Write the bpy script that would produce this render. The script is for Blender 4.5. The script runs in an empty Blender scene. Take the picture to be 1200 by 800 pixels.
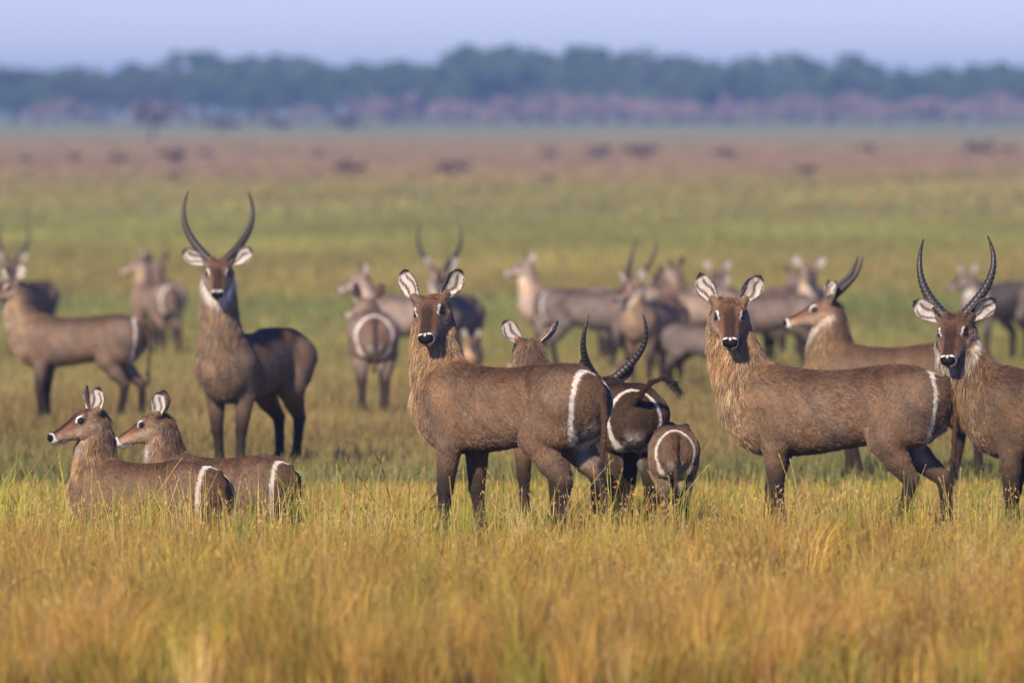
import bpy, math, random
import numpy as np
from mathutils import Vector, Matrix

# ---------------------------------------------------------------- camera, sky, sun, exposure
scene = bpy.context.scene
CAM_Z, FPX, HOR = 3.0, 10000.0, 120.0            # camera height, focal length and horizon row of a 1200 px wide frame
cam_data = bpy.data.cameras.new('camera')
cam = bpy.data.objects.new('camera', cam_data); scene.collection.objects.link(cam)
cam_data.sensor_width = 36.0; cam_data.lens = 300.0
cam_data.clip_start = 0.5; cam_data.clip_end = 20000
cam.location = (0, 0, CAM_Z)
cam.rotation_euler = (math.radians(90) - math.atan((400 - HOR) / FPX), 0, 0)
cam_data.dof.use_dof = True; cam_data.dof.focus_distance = 57.6
cam_data.dof.aperture_fstop = 2.8; cam_data.dof.aperture_blades = 0
scene.camera = cam

SUN_EL, SUN_AZ = math.radians(32), math.radians(242)      # azimuth counted from +X towards +Y: sun to the left, behind the camera
sdir = Vector((math.cos(SUN_EL) * math.cos(SUN_AZ), math.cos(SUN_EL) * math.sin(SUN_AZ), math.sin(SUN_EL)))
world = bpy.data.worlds.new('World'); scene.world = world; world.use_nodes = True
wn = world.node_tree.nodes; wl = world.node_tree.links
sky = wn.new('ShaderNodeTexSky'); sky.sky_type = 'NISHITA'; sky.sun_disc = False
sky.sun_elevation = SUN_EL; sky.sun_rotation = math.atan2(sdir.x, sdir.y)
sky.air_density = 1.0; sky.dust_density = 0.2; sky.ozone_density = 3.0; sky.altitude = 0
tint = wn.new('ShaderNodeMix'); tint.data_type = 'RGBA'; tint.blend_type = 'MULTIPLY'; tint.inputs[0].default_value = 1.0
tint.inputs[7].default_value = (0.61, 0.67, 1.20, 1)
wl.new(sky.outputs[0], tint.inputs[6]); wl.new(tint.outputs[2], wn['Background'].inputs[0])
wn['Background'].inputs[1].default_value = 0.09

sun_data = bpy.data.lights.new('sun', 'SUN'); sun_data.energy = 4.1; sun_data.angle = math.radians(3.5)
sun_data.color = (1.0, 0.84, 0.63)
sun = bpy.data.objects.new('sun', sun_data); scene.collection.objects.link(sun)
sun.rotation_euler = sdir.to_track_quat('Z', 'Y').to_euler(); sun.location = (-20, -10, 30)

scene.view_settings.view_transform = 'Standard'; scene.view_settings.look = 'None'
scene.view_settings.exposure = 0.60; scene.view_settings.gamma = 1.0
scene.render.engine = 'CYCLES'
cy = scene.cycles
cy.use_denoising = True; cy.max_bounces = 5; cy.diffuse_bounces = 2; cy.glossy_bounces = 2
cy.transmission_bounces = 2; cy.volume_bounces = 0; cy.transparent_max_bounces = 4
cy.caustics_reflective = False; cy.caustics_refractive = False

rng = np.random.default_rng(7); random.seed(7)

# ---------------------------------------------------------------- the lie of the land
def ss(a, b, x):
    t = np.clip((np.asarray(x, float) - a) / (b - a), 0, 1); return t * t * (3 - 2 * t)
def gz(d):
    """ground height at distance d: a gentle fall away from the camera that levels out on the plain"""
    d = np.asarray(d, float)
    pl = CAM_Z - (0.0131 * np.minimum(d, 230) + 2.25)
    t = np.clip((d - 120) / 110, 0, 1)
    return np.where(d < 120, pl, CAM_Z - (0.0131 * (120 + 110 * (t - t * t / 2)) + 2.25))
_dt = np.concatenate([np.linspace(30, 400, 2000), np.linspace(401, 6000, 4000)])
_py = HOR + FPX * (CAM_Z - gz(_dt)) / _dt
def dist_of(py): return float(np.interp(-py, -_py, _dt))
def at(px, py):
    """where the ground lies under a photo pixel"""
    d = dist_of(py); return Vector(((px - 600) / FPX * d, d, float(gz(d))))
def wob(x, y, s=1.0, p=0.0):
    x = np.asarray(x) / s; y = np.asarray(y) / s
    return (np.sin(1.7 * x + 2.3 * np.sin(.9 * y + p) + p) + np.sin(2.9 * y + 1.9 * np.sin(1.3 * x - p) + 2 * p) + np.sin(3.7 * x - 2.1 * y + 3 * p)) / 3

# ---------------------------------------------------------------- mesh and material helpers
def link(o, parent=None):
    scene.collection.objects.link(o)
    if parent is not None: o.parent = parent
    return o
def tag(o, label=None, cat=None, group=None, kind=None):
    if label: o['label'] = label
    if cat: o['category'] = cat
    if group: o['group'] = group
    if kind: o['kind'] = kind
    return o
def mesh_of(name, V, F3=None, F4=None, col=None, mat=None, smooth=True):
    m = bpy.data.meshes.new(name)
    V = np.asarray(V, np.float32); n3 = 0 if F3 is None else len(F3); n4 = 0 if F4 is None else len(F4)
    loops = np.concatenate([np.asarray(F).ravel() for F in (F3, F4) if F is not None and len(F)]).astype(np.int32)
    starts = np.concatenate([np.arange(n3) * 3, n3 * 3 + np.arange(n4) * 4]).astype(np.int32)
    m.vertices.add(len(V)); m.vertices.foreach_set('co', V.ravel())
    m.loops.add(len(loops)); m.loops.foreach_set('vertex_index', loops)
    m.polygons.add(n3 + n4); m.polygons.foreach_set('loop_start', starts)
    m.polygons.foreach_set('use_smooth', np.full(n3 + n4, smooth, bool))
    if col is not None:
        a = m.attributes.new('col', 'FLOAT_COLOR', 'POINT')
        c = np.ones((len(V), 4), np.float32); c[:, :3] = col; a.data.foreach_set('color', c.ravel())
    m.update(calc_edges=True); m.validate()
    if mat: m.materials.append(mat)
    return m
def new_mat(name):
    m = bpy.data.materials.new(name); m.use_nodes = True
    nt = m.node_tree; return m, nt.nodes, nt.links, nt.nodes['Principled BSDF']
def attr_mat(name, rough=0.7, spec=0.3, noise=0.0, nscale=60, bump=0.0, translucent=0.0, sheen=0.0):
    m, N, L, b = new_mat(name)
    a = N.new('ShaderNodeAttribute'); a.attribute_name = 'col'; out = a.outputs['Color']
    b.inputs['Roughness'].default_value = rough; b.inputs['Specular IOR Level'].default_value = spec
    if sheen: b.inputs['Sheen Weight'].default_value = sheen; b.inputs['Sheen Roughness'].default_value = 0.4
    if noise or bump:
        tc = N.new('ShaderNodeTexCoord'); nz = N.new('ShaderNodeTexNoise'); nz.inputs['Scale'].default_value = nscale
        nz.inputs['Detail'].default_value = 4; L.new(tc.outputs['Object'], nz.inputs['Vector'])
        if noise:
            mr = N.new('ShaderNodeMapRange'); mr.inputs[3].default_value = 1 - noise; mr.inputs[4].default_value = 1 + noise
            L.new(nz.outputs['Fac'], mr.inputs[0])
            mx = N.new('ShaderNodeVectorMath'); mx.operation = 'SCALE'; L.new(out, mx.inputs[0]); L.new(mr.outputs[0], mx.inputs['Scale']); out = mx.outputs[0]
        if bump:
            bp = N.new('ShaderNodeBump'); bp.inputs['Strength'].default_value = bump; bp.inputs['Distance'].default_value = 0.01
            L.new(nz.outputs['Fac'], bp.inputs['Height']); L.new(bp.outputs[0], b.inputs['Normal'])
    L.new(out, b.inputs['Base Color'])
    if translucent:
        tr = N.new('ShaderNodeBsdfTranslucent'); L.new(out, tr.inputs['Color'])
        mix = N.new('ShaderNodeMixShader'); mix.inputs[0].default_value = translucent
        L.new(b.outputs[0], mix.inputs[1]); L.new(tr.outputs[0], mix.inputs[2])
        L.new(mix.outputs[0], N['Material Output'].inputs['Surface'])
    return m
M_body = attr_mat('hide', 0.75, 0.12, noise=0.25, nscale=90, bump=0.25)
M_fur = attr_mat('hair', 0.5, 0.35)
M_horn = attr_mat('horn', 0.45, 0.4, noise=0.3, nscale=40)
M_grass = attr_mat('grass_blades', 0.7, 0.25, translucent=0.3)
M_leaf = attr_mat('leaves', 0.7, 0.2, translucent=0.2)
M_bark = attr_mat('bark', 0.9, 0.1, noise=0.4, nscale=8, bump=0.5)
M_eye, _n, _l, _b = new_mat('eye'); _b.inputs['Base Color'].default_value = (0.012, 0.007, 0.005, 1); _b.inputs['Roughness'].default_value = 0.09

# ---------------------------------------------------------------- ground
# colour of the sward by distance (grass species stand in belts across the plain): photo row -> linear colour
BELTS = [(138, (.24, .27, .10)), (150, (.27, .27, .10)), (162, (.31, .27, .10)), (172, (.34, .245, .115)), (188, (.33, .22, .115)), (203, (.33, .235, .10)),
         (214, (.31, .255, .072)), (235, (.30, .26, .070)), (262, (.275, .26, .068)), (280, (.26, .26, .068)), (300, (.29, .26, .07)), (325, (.305, .245, .068)),
         (340, (.275, .24, .066)), (352, (.205, .225, .062)), (370, (.23, .225, .062)), (395, (.27, .25, .075)), (430, (.275, .24, .08)), (480, (.29, .22, .08)), (545, (.265, .205, .072)),
         (566, (.21, .20, .07)), (598, (.19, .19, .06)), (612, (.15, .125, .04)), (660, (.16, .115, .04)), (800, (.16, .115, .04))]  # nearest belts: soil darkened to paint deeper gaps under the tall grass
BD = np.array([dist_of(b[0]) for b in BELTS]); BC = np.array([b[1] for b in BELTS])
def belt(d):
    l = np.log(d); o = np.argsort(BD)
    return np.stack([np.interp(l, np.log(BD[o]), BC[o, k]) for k in range(3)], -1)
def ground():
    ys = np.concatenate([np.linspace(-40, 30, 6), np.linspace(32, 300, 200), np.geomspace(305, 5000, 40)])
    xs = np.concatenate([-np.geomspace(40, 1600, 12)[::-1], np.linspace(-36, 36, 97), np.geomspace(40, 1600, 12)])
    X, Y = np.meshgrid(xs, ys); Z = gz(np.maximum(Y, 20)) + 0.02 * wob(X, Y, 1.1) * (np.abs(X) < 37)
    V = np.stack([X, Y, Z], -1).reshape(-1, 3); nx, ny = len(xs), len(ys)
    i = (np.arange(ny - 1)[:, None] * nx + np.arange(nx - 1)[None]).ravel()
    F = np.stack([i, i + 1, i + nx + 1, i + nx], -1)
    m, N, L, b = new_mat('meadow'); b.inputs['Roughness'].default_value = 0.95; b.inputs['Specular IOR Level'].default_value = 0.1
    g = N.new('ShaderNodeNewGeometry'); sep = N.new('ShaderNodeSeparateXYZ'); L.new(g.outputs['Position'], sep.inputs[0])
    def noise(scale, det=4, sy=1.0):
        mp = N.new('ShaderNodeMapping'); mp.inputs['Scale'].default_value = (scale, scale * sy, scale); L.new(g.outputs['Position'], mp.inputs[0])
        n = N.new('ShaderNodeTexNoise'); n.inputs['Scale'].default_value = 1; n.inputs['Detail'].default_value = det; L.new(mp.outputs[0], n.inputs['Vector']); return n
    def math_(op, a, b_=None):
        n = N.new('ShaderNodeMath'); n.operation = op
        for k, v in enumerate((a, b_)):
            if v is None: continue
            if isinstance(v, (int, float)): n.inputs[k].default_value = v
            else: L.new(v, n.inputs[k])
        return n.outputs[0]
    lg = math_('LOGARITHM', math_('MAXIMUM', sep.outputs[1], 30.0), math.e)
    n1 = noise(0.05, 3, 0.35); warp = math_('MULTIPLY', math_('SUBTRACT', n1.outputs['Fac'], 0.5), 0.35)
    t = N.new('ShaderNodeMapRange'); t.inputs[1].default_value = math.log(35); t.inputs[2].default_value = math.log(2200); L.new(math_('ADD', lg, warp), t.inputs[0])
    cr = N.new('ShaderNodeValToRGB'); L.new(t.outputs[0], cr.inputs[0])
    o = np.argsort(BD); e = cr.color_ramp.elements
    for k, j in enumerate(o):
        pos = (math.log(BD[j]) - math.log(35)) / (math.log(2200) - math.log(35)); pos = min(1, max(0, pos))
        el = e[k] if k < 2 else e.new(pos)
        el.position = pos; el.color = (*BC[j], 1)
    n2 = noise(0.9, 6, 0.4); n3 = noise(9, 5); n4 = noise(0.012, 4, 0.5)
    f = math_('ADD', math_('ADD', math_('MULTIPLY', n2.outputs['Fac'], 0.8), math_('MULTIPLY', n3.outputs['Fac'], 0.5)), math_('MULTIPLY', n4.outputs['Fac'], 0.6))
    sc = N.new('ShaderNodeVectorMath'); sc.operation = 'SCALE'; L.new(cr.outputs[0], sc.inputs[0]); L.new(f, sc.inputs['Scale'])
    L.new(sc.outputs[0], b.inputs['Base Color'])
    bp = N.new('ShaderNodeBump'); bp.inputs['Strength'].default_value = 0.6; bp.inputs['Distance'].default_value = 0.15
    L.new(n2.outputs['Fac'], bp.inputs['Height']); L.new(bp.outputs[0], b.inputs['Normal'])
    return tag(link(bpy.data.objects.new('ground', mesh_of('ground', V, F4=F, mat=m))), 'flat grassy plain with belts of green and straw coloured grass', 'ground', kind='structure')
ground()

# ---------------------------------------------------------------- grass
def blades(name, label, P, H, W, C, lean=0.35, tipcol=None, segs=2, az=None, out=None):
    """P base points (n,3), H heights, W widths, C colours: each blade a bent tapering strip"""
    n = len(P); az = rng.uniform(0, 2 * np.pi, n) if az is None else az
    la = rng.uniform(0, 2 * np.pi, n); ln = np.abs(rng.normal(0, lean, n)) * H
    side = np.stack([np.cos(az), np.sin(az), np.zeros(n)], -1) * (W / 2)[:, None]
    dr = np.stack([np.cos(la), np.sin(la), np.zeros(n)], -1) * ln[:, None]
    if out is not None: dr = dr * .6 + out * H[:, None]; ln = np.linalg.norm(dr, axis=1)
    up = np.zeros((n, 3)); up[:, 2] = 1
    tipc = C if tipcol is None else tipcol
    if segs == 1:
        V = np.stack([P - side, P + side, P + dr + up * H[:, None]], 1); k = 3
        F = (np.arange(n)[:, None] * 3 + np.arange(3)[None]); F3 = F
        CC = np.stack([C, C, tipc], 1)
    else:
        md = P + dr * .3 + up * (H * .6)[:, None]
        V = np.stack([P - side, P + side, md - side * .8, md + side * .8, P + dr + up * (H * (1 - .25 * np.minimum(1, ln / H)))[:, None]], 1); k = 5
        b = np.arange(n)[:, None] * 5
        F3 = np.concatenate([b + np.array([[0, 1, 3]]), b + np.array([[0, 3, 2]]), b + np.array([[2, 3, 4]])])
        CC = np.stack([C, C, (C + tipc) / 2, (C + tipc) / 2, tipc], 1)
    m = mesh_of(name, V.reshape(-1, 3), F3=F3, col=CC.reshape(-1, 3), mat=M_grass)
    o = link(bpy.data.objects.new(name, m))
    return tag(o, label, 'grass', kind='stuff')
def scatter(d0, d1, n, margin=1.3):
    d = np.sqrt(rng.uniform(d0 ** 2, d1 ** 2, n)); x = rng.uniform(-1, 1, n) * (0.0605 * d + margin)
    return x, d
STRAW = np.array([.61, .415, .09]); OCHRE = np.array([.57, .335, .082]); GREEN = np.array([.22, .27, .04]); LIME = np.array([.46, .45, .06]); PALE = np.array([.66, .50, .21]); RUST = np.array([.42, .24, .095])
def mixcol(n, w, x, d, s=1.6):
    """pick a colour for each blade from weighted kinds, kinds growing in patches"""
    kinds = [STRAW, OCHRE, GREEN, LIME, PALE, RUST]
    base = np.array(w, float)[None].repeat(n, 0)
    for k in range(6): base[:, k] *= np.exp(1.3 * wob(x, d * .6, s, 1.7 * k))
    base /= base.sum(1, keepdims=True); c = base.cumsum(1); r = rng.uniform(0, 1, n)[:, None]
    idx = (r > c).sum(1).clip(0, 5)
    return np.array(kinds)[idx] * rng.uniform(.75, 1.2, n)[:, None]
def base_pts(x, d): return np.stack([x, d, gz(d) - 0.01], -1)
def grasses():
    # tall ripe grass in front of the herd
    nt = 3900; tx, td = scatter(39.5, 56.6, nt); dn = wob(tx, td * .7, .9, .3)
    m = np.clip((34 + 26 * dn) * rng.uniform(.4, 1.6, nt), 4, 95).astype(int); n = int(m.sum())
    big = wob(tx, td * .6, 1.7, 4.); th = (.34 + .13 * big + .07 * dn) * rng.uniform(.55, 1.4, nt) * (1 - .52 * ss(51.5, 56.0, td))
    r0 = rng.uniform(0, 1, n) ** .5 * .085; ra = rng.uniform(0, 6.283, n); ox, oy = np.cos(ra) * r0, np.sin(ra) * r0
    x, d = np.repeat(tx, m) + ox, np.repeat(td, m) + oy
    tc = mixcol(nt, (4.2, 4.0, 2.0, 2.2, .9, 1.8), tx, td * .8, 1.2); C = np.repeat(tc, m, 0) * .7 + mixcol(n, (5, 4.2, 1.1, 1.3, 1.2, 1.5), x, d) * .3
    C = C * np.repeat(rng.uniform(.55, 1.2, nt), m)[:, None]
    tl = np.repeat(rng.normal(0, .22, (nt, 2)), m, 0); out = np.stack([ox * 4.2 + tl[:, 0], oy * 4.2 + tl[:, 1], np.zeros(n)], -1)
    H = np.repeat(th, m) * rng.uniform(.45, 1.2, n)
    blades('tall_grass', 'tall golden ripe grass in front of the antelope herd', base_pts(x, d), H, rng.uniform(.003, .0065, n), C, .3, tipcol=C * np.array([1.08, .96, .9]), out=out)
    # rusty open seed heads floating over it
    ns = 3000; sx, sd_ = scatter(40, 56.5, ns); keep = wob(sx, sd_ * .7, 1.2, 7.) > -.35; sx, sd_ = sx[keep], sd_[keep]; ns = len(sx); k = 9
    sh = rng.uniform(.24, .52, ns); t = rng.uniform(0, 1, (ns, k)); sp = (1 - t) * .055 + .008; an = rng.uniform(0, 6.283, (ns, k)); ln = rng.normal(0, .14, (ns, 2)) * sh[:, None]
    P = np.stack([sx[:, None] + ln[:, :1] * (.8 + .3 * t) + np.cos(an) * sp, sd_[:, None] + ln[:, 1:] * (.8 + .3 * t) + np.sin(an) * sp, gz(sd_)[:, None] + sh[:, None] * (.72 + .36 * t)], -1).reshape(-1, 3)
    q = rng.normal(0, 1, (len(P), 3)) * .006 + np.array([0, 0, .009]); e = rng.normal(0, .0028, (len(P), 3))
    V = np.stack([P - q, P + e, P + q, P - e], 1); C = np.repeat(np.array([RUST, OCHRE, STRAW, PALE * .8])[rng.integers(0, 4, ns)] * rng.uniform(.7, 1.2, ns)[:, None], k * 4, 0)
    B = np.stack([sx, sd_, gz(sd_)], -1); T = B + np.concatenate([ln, sh[:, None]], 1); w_ = np.array([.0014, 0, 0]); SV = np.stack([B - w_, B + w_, T + w_ * .6, T - w_ * .6], 1)
    nv = len(P) * 4
    V = np.concatenate([V.reshape(-1, 3), SV.reshape(-1, 3)]); C = np.concatenate([C, np.repeat(C[::k * 4] * .9, 4, 0)])
    m_ = mesh_of('seed_heads', V, F4=np.arange(len(V)).reshape(-1, 4), col=C, mat=M_grass)
    tag(link(bpy.data.objects.new('seed_heads', m_)), 'feathery rusty seed heads over the golden foreground grass', 'grass', kind='stuff')
    # greener turf with straw stems under the nearest animals
    n = 75000; x, d = scatter(56, 70, n); C = mixcol(n, (2.4, 1.5, 2.6, .5, .8, 1.8), x, d, 1.1)
    H = rng.uniform(.04, .15, n) * (1 + .5 * wob(x, d, .8, 2.))
    blades('green_turf', 'short green turf mixed with straw under the nearest antelopes', base_pts(x, d), H, rng.uniform(.004, .008, n), C, .5)
    # loose bunches of tall stems standing around the animals
    nb = 620; bx, bd = scatter(53.5, 60.5, nb); keep = wob(bx, bd, 1.0, 5.) > -.25; bx, bd = bx[keep], bd[keep]
    ep = [at(q, r) for q, r in ((15, 640), (60, 650), (112, 655), (150, 648), (178, 652), (186, 644), (212, 650), (232, 656), (246, 648), (300, 646), (330, 640), (448, 640), (505, 652), (545, 660), (556, 650), (612, 652), (700, 648), (738, 642), (752, 650), (820, 648), (905, 656), (990, 650), (1062, 646), (1088, 652), (1150, 650), (1180, 646)) for _ in (0, 1)]
    bx = np.concatenate([bx, [q.x + random.uniform(-.08, .08) for q in ep]]); bd = np.concatenate([bd, [q.y for q in ep]]); ne = len(ep)
    m = rng.integers(8, 46, len(bx)); x = np.repeat(bx, m) + rng.normal(0, .06, m.sum()); d = np.repeat(bd, m) + rng.normal(0, .06, m.sum())
    bh0 = rng.uniform(.12, .34, len(bx)) * rng.uniform(.7, 1.2, len(bx)); bh0[-ne:] = rng.uniform(.30, .52, ne); bh0[-ne:][:22] *= 1.2; bh = np.repeat(bh0, m); n = len(x)
    bc = np.array([LIME, LIME * .8, STRAW, PALE, GREEN, LIME * .9, GREEN * 1.2])[rng.integers(0, 7, len(bx))]; C = np.repeat(bc, m, 0) * rng.uniform(.7, 1.2, n)[:, None]
    blades('grass_bunches', 'loose bunches of taller yellow green stems among the near antelopes', base_pts(x, d), bh * rng.uniform(.5, 1.25, n), rng.uniform(.0035, .008, n), C, .36)
    # single ripe stalks with a nodding head
    n = 620; x, d = scatter(46, 60, n); H = rng.uniform(.22, .66, n) * np.where(d > 56.5, .7, 1)
    P = base_pts(x, d); la = rng.uniform(0, 6.28, n); ln = np.abs(rng.normal(0, .45, n)) * H
    tip = P + np.stack([np.cos(la) * ln, np.sin(la) * ln, H], -1); C = np.array([PALE, STRAW, LIME])[rng.integers(0, 3, n)] * rng.uniform(.7, 1.1, n)[:, None]
    V, F, CC = [], [], []
    q = 0.0016; s = np.array([q, 0, 0]); hd = (tip - P) / np.linalg.norm(tip - P, axis=1)[:, None]
    hl = rng.uniform(.03, .09, n)[:, None]; hm = tip + hd * hl * .4; he = tip + hd * hl + np.array([0, 0, -.012]); w = np.array([.0034, 0, 0])
    V = np.stack([P - s, P + s, tip + s, tip - s, tip, hm + w, he, hm - w], 1)
    b = np.arange(n)[:, None] * 8; F4 = np.concatenate([b + np.array([[0, 1, 2, 3]]), b + np.array([[4, 5, 6, 7]])])
    m_ = mesh_of('ripe_stalks', V.reshape(-1, 3), F4=F4, col=np.repeat(C, 8, 0), mat=M_grass)
    tag(link(bpy.data.objects.new('ripe_stalks', m_)), 'thin ripe seed stalks rising above the golden grass', 'grass', kind='stuff')
    # the meadow behind, coarser with distance
    for k, (d0, d1, n, h0, h1, w0, w1, sg) in enumerate([(70, 92, 90000, .06, .22, .008, .016, 2), (92, 150, 90000, .07, .22, .016, .03, 1), (150, 330, 70000, .08, .22, .04, .09, 1), (330, 1000, 50000, .10, .30, .12, .3, 1)]):
        x, d = scatter(d0, d1, n, 2.0); c = belt(d * (1 + .10 * wob(x, d * .4, 9 if k < 2 else 30, 1.)))
        c = c * (1 + .25 * wob(x, d * .3, 2.5 * (k + 1), 3.))[:, None]
        C = c * rng.uniform(.75, 1.3, n)[:, None] * (1 + rng.normal(0, .08, (n, 3)))
        C[rng.uniform(0, 1, n) < .12] *= np.array([1.25, 1.1, 1.1])
        H = rng.uniform(h0, h1, n) * (1 + .3 * wob(x, d, 3.))
        blades('meadow_grass', ['short straw brown grass just behind the near antelopes', 'grass of the middle meadow among the farther antelopes', 'green and gold meadow grass beyond the herd', 'far pinkish and green grass of the open plain'][k],
               base_pts(x, d), H, rng.uniform(w0, w1, n), np.clip(C, 0.01, .8), .4, segs=sg)
grasses()

# ---------------------------------------------------------------- trees, bushes, dead herb
def tube(path, rad, nseg=8):
    path = np.asarray(path, float); n = len(path); T = np.gradient(path, axis=0); T /= np.linalg.norm(T, axis=1)[:, None] + 1e-9
    ref = np.array([0, 1., 0]) if abs(T[0][1]) < .8 else np.array([1., 0, 0])
    A = np.cross(T, ref); A /= np.linalg.norm(A, axis=1)[:, None]; B = np.cross(T, A)
    th = np.arange(nseg) / nseg * 2 * np.pi
    V = path[:, None] + (A[:, None] * np.cos(th)[None, :, None] + B[:, None] * np.sin(th)[None, :, None]) * np.asarray(rad)[:, None, None]
    V = V.reshape(-1, 3); i = np.arange(n - 1)[:, None] * nseg + np.arange(nseg)[None]; j = np.arange(n - 1)[:, None] * nseg + (np.arange(nseg)[None] + 1) % nseg
    return V, np.stack([i, j, j + nseg, i + nseg], -1).reshape(-1, 4)
def joined(parts):
    V, F, o = [], [], 0
    for v, f in parts: V.append(v); F.append(f + o); o += len(v)
    return np.concatenate(V), np.concatenate(F)
def leaf_cloud(centres, radii, n, size, colA, colB, r_):
    c = r_.integers(0, len(centres), n); u = r_.normal(0, 1, (n, 3)); u /= np.linalg.norm(u, axis=1)[:, None]
    p = centres[c] + u * (radii[c] * r_.uniform(.35, 1.05, n) ** .6)[:, None] * np.array([1, 1, .8])
    a = r_.normal(0, 1, (n, 3)); a /= np.linalg.norm(a, axis=1)[:, None]; b = np.cross(a, r_.normal(0, 1, (n, 3))); b /= np.linalg.norm(b, axis=1)[:, None]
    s = size * r_.uniform(.6, 1.4, n)[:, None]
    V = np.stack([p - a * s, p + b * s * .6, p + a * s, p - b * s * .6], 1).reshape(-1, 3)
    t = (r_.uniform(0, 1, len(centres))[c] * .6 + r_.uniform(0, 1, n) * .4)[:, None]
    C = np.repeat(np.array(colA) * (1 - t) + np.array(colB) * t, 4, 0)
    return V, np.arange(n * 4).reshape(-1, 4), C
def tree_meshes(h, spread, seed, colA, colB, bare=0.25, nlobes=26, nleaf=2600, leaf=.30):
    r_ = np.random.default_rng(seed); parts = []
    lean = r_.normal(0, .04, 2) * h
    zs = np.linspace(-.2, h * .8, 7); tr = np.stack([lean[0] * (zs / h) ** 2, lean[1] * (zs / h) ** 2, zs], -1)
    parts.append(tube(tr, np.linspace(.035 * h, .008 * h, 7)))
    ends = []
    for k in range(7):
        t0 = tr[2 + k % 4]; a = k * 2.4 + r_.uniform(0, 1); L = spread * r_.uniform(.5, .95)
        e = t0 + np.array([math.cos(a) * L, math.sin(a) * L, h * r_.uniform(.12, .38)])
        parts.append(tube([t0, (t0 + e) / 2 + [0, 0, .04 * h], e], [.014 * h, .009 * h, .004 * h], 6)); ends.append(e)
    V, F = joined(parts)
    cs = [];
    for k in range(nlobes):
        e = ends[k % 7]; cs.append(e + r_.normal(0, 1, 3) * np.array([spread * .28, spread * .28, h * .10]))
    cs = np.array(cs); cs[:, 2] = np.clip(cs[:, 2], h * bare + .1 * h, h * .93)
    LV, LF, LC = leaf_cloud(cs, r_.uniform(.10, .19, nlobes) * h * (spread / h * 1.6), nleaf, leaf, colA, colB, r_)
    return (mesh_of('trunk', V, F4=F, col=np.tile([.09, .065, .05], (len(V), 1)), mat=M_bark), mesh_of('crown', LV, F4=LF, col=LC, mat=M_leaf, smooth=False))
def place_tree(name, meshes, loc, rz, sc, label, group, cat='tree'):
    o = link(bpy.data.objects.new(name, None)); o.location = loc; o.rotation_euler.z = rz; o.scale = (sc[0], sc[0], sc[1])
    link(bpy.data.objects.new('trunk', meshes[0]), o); link(bpy.data.objects.new('crown', meshes[1]), o)
    return tag(o, label, cat, group)
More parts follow.
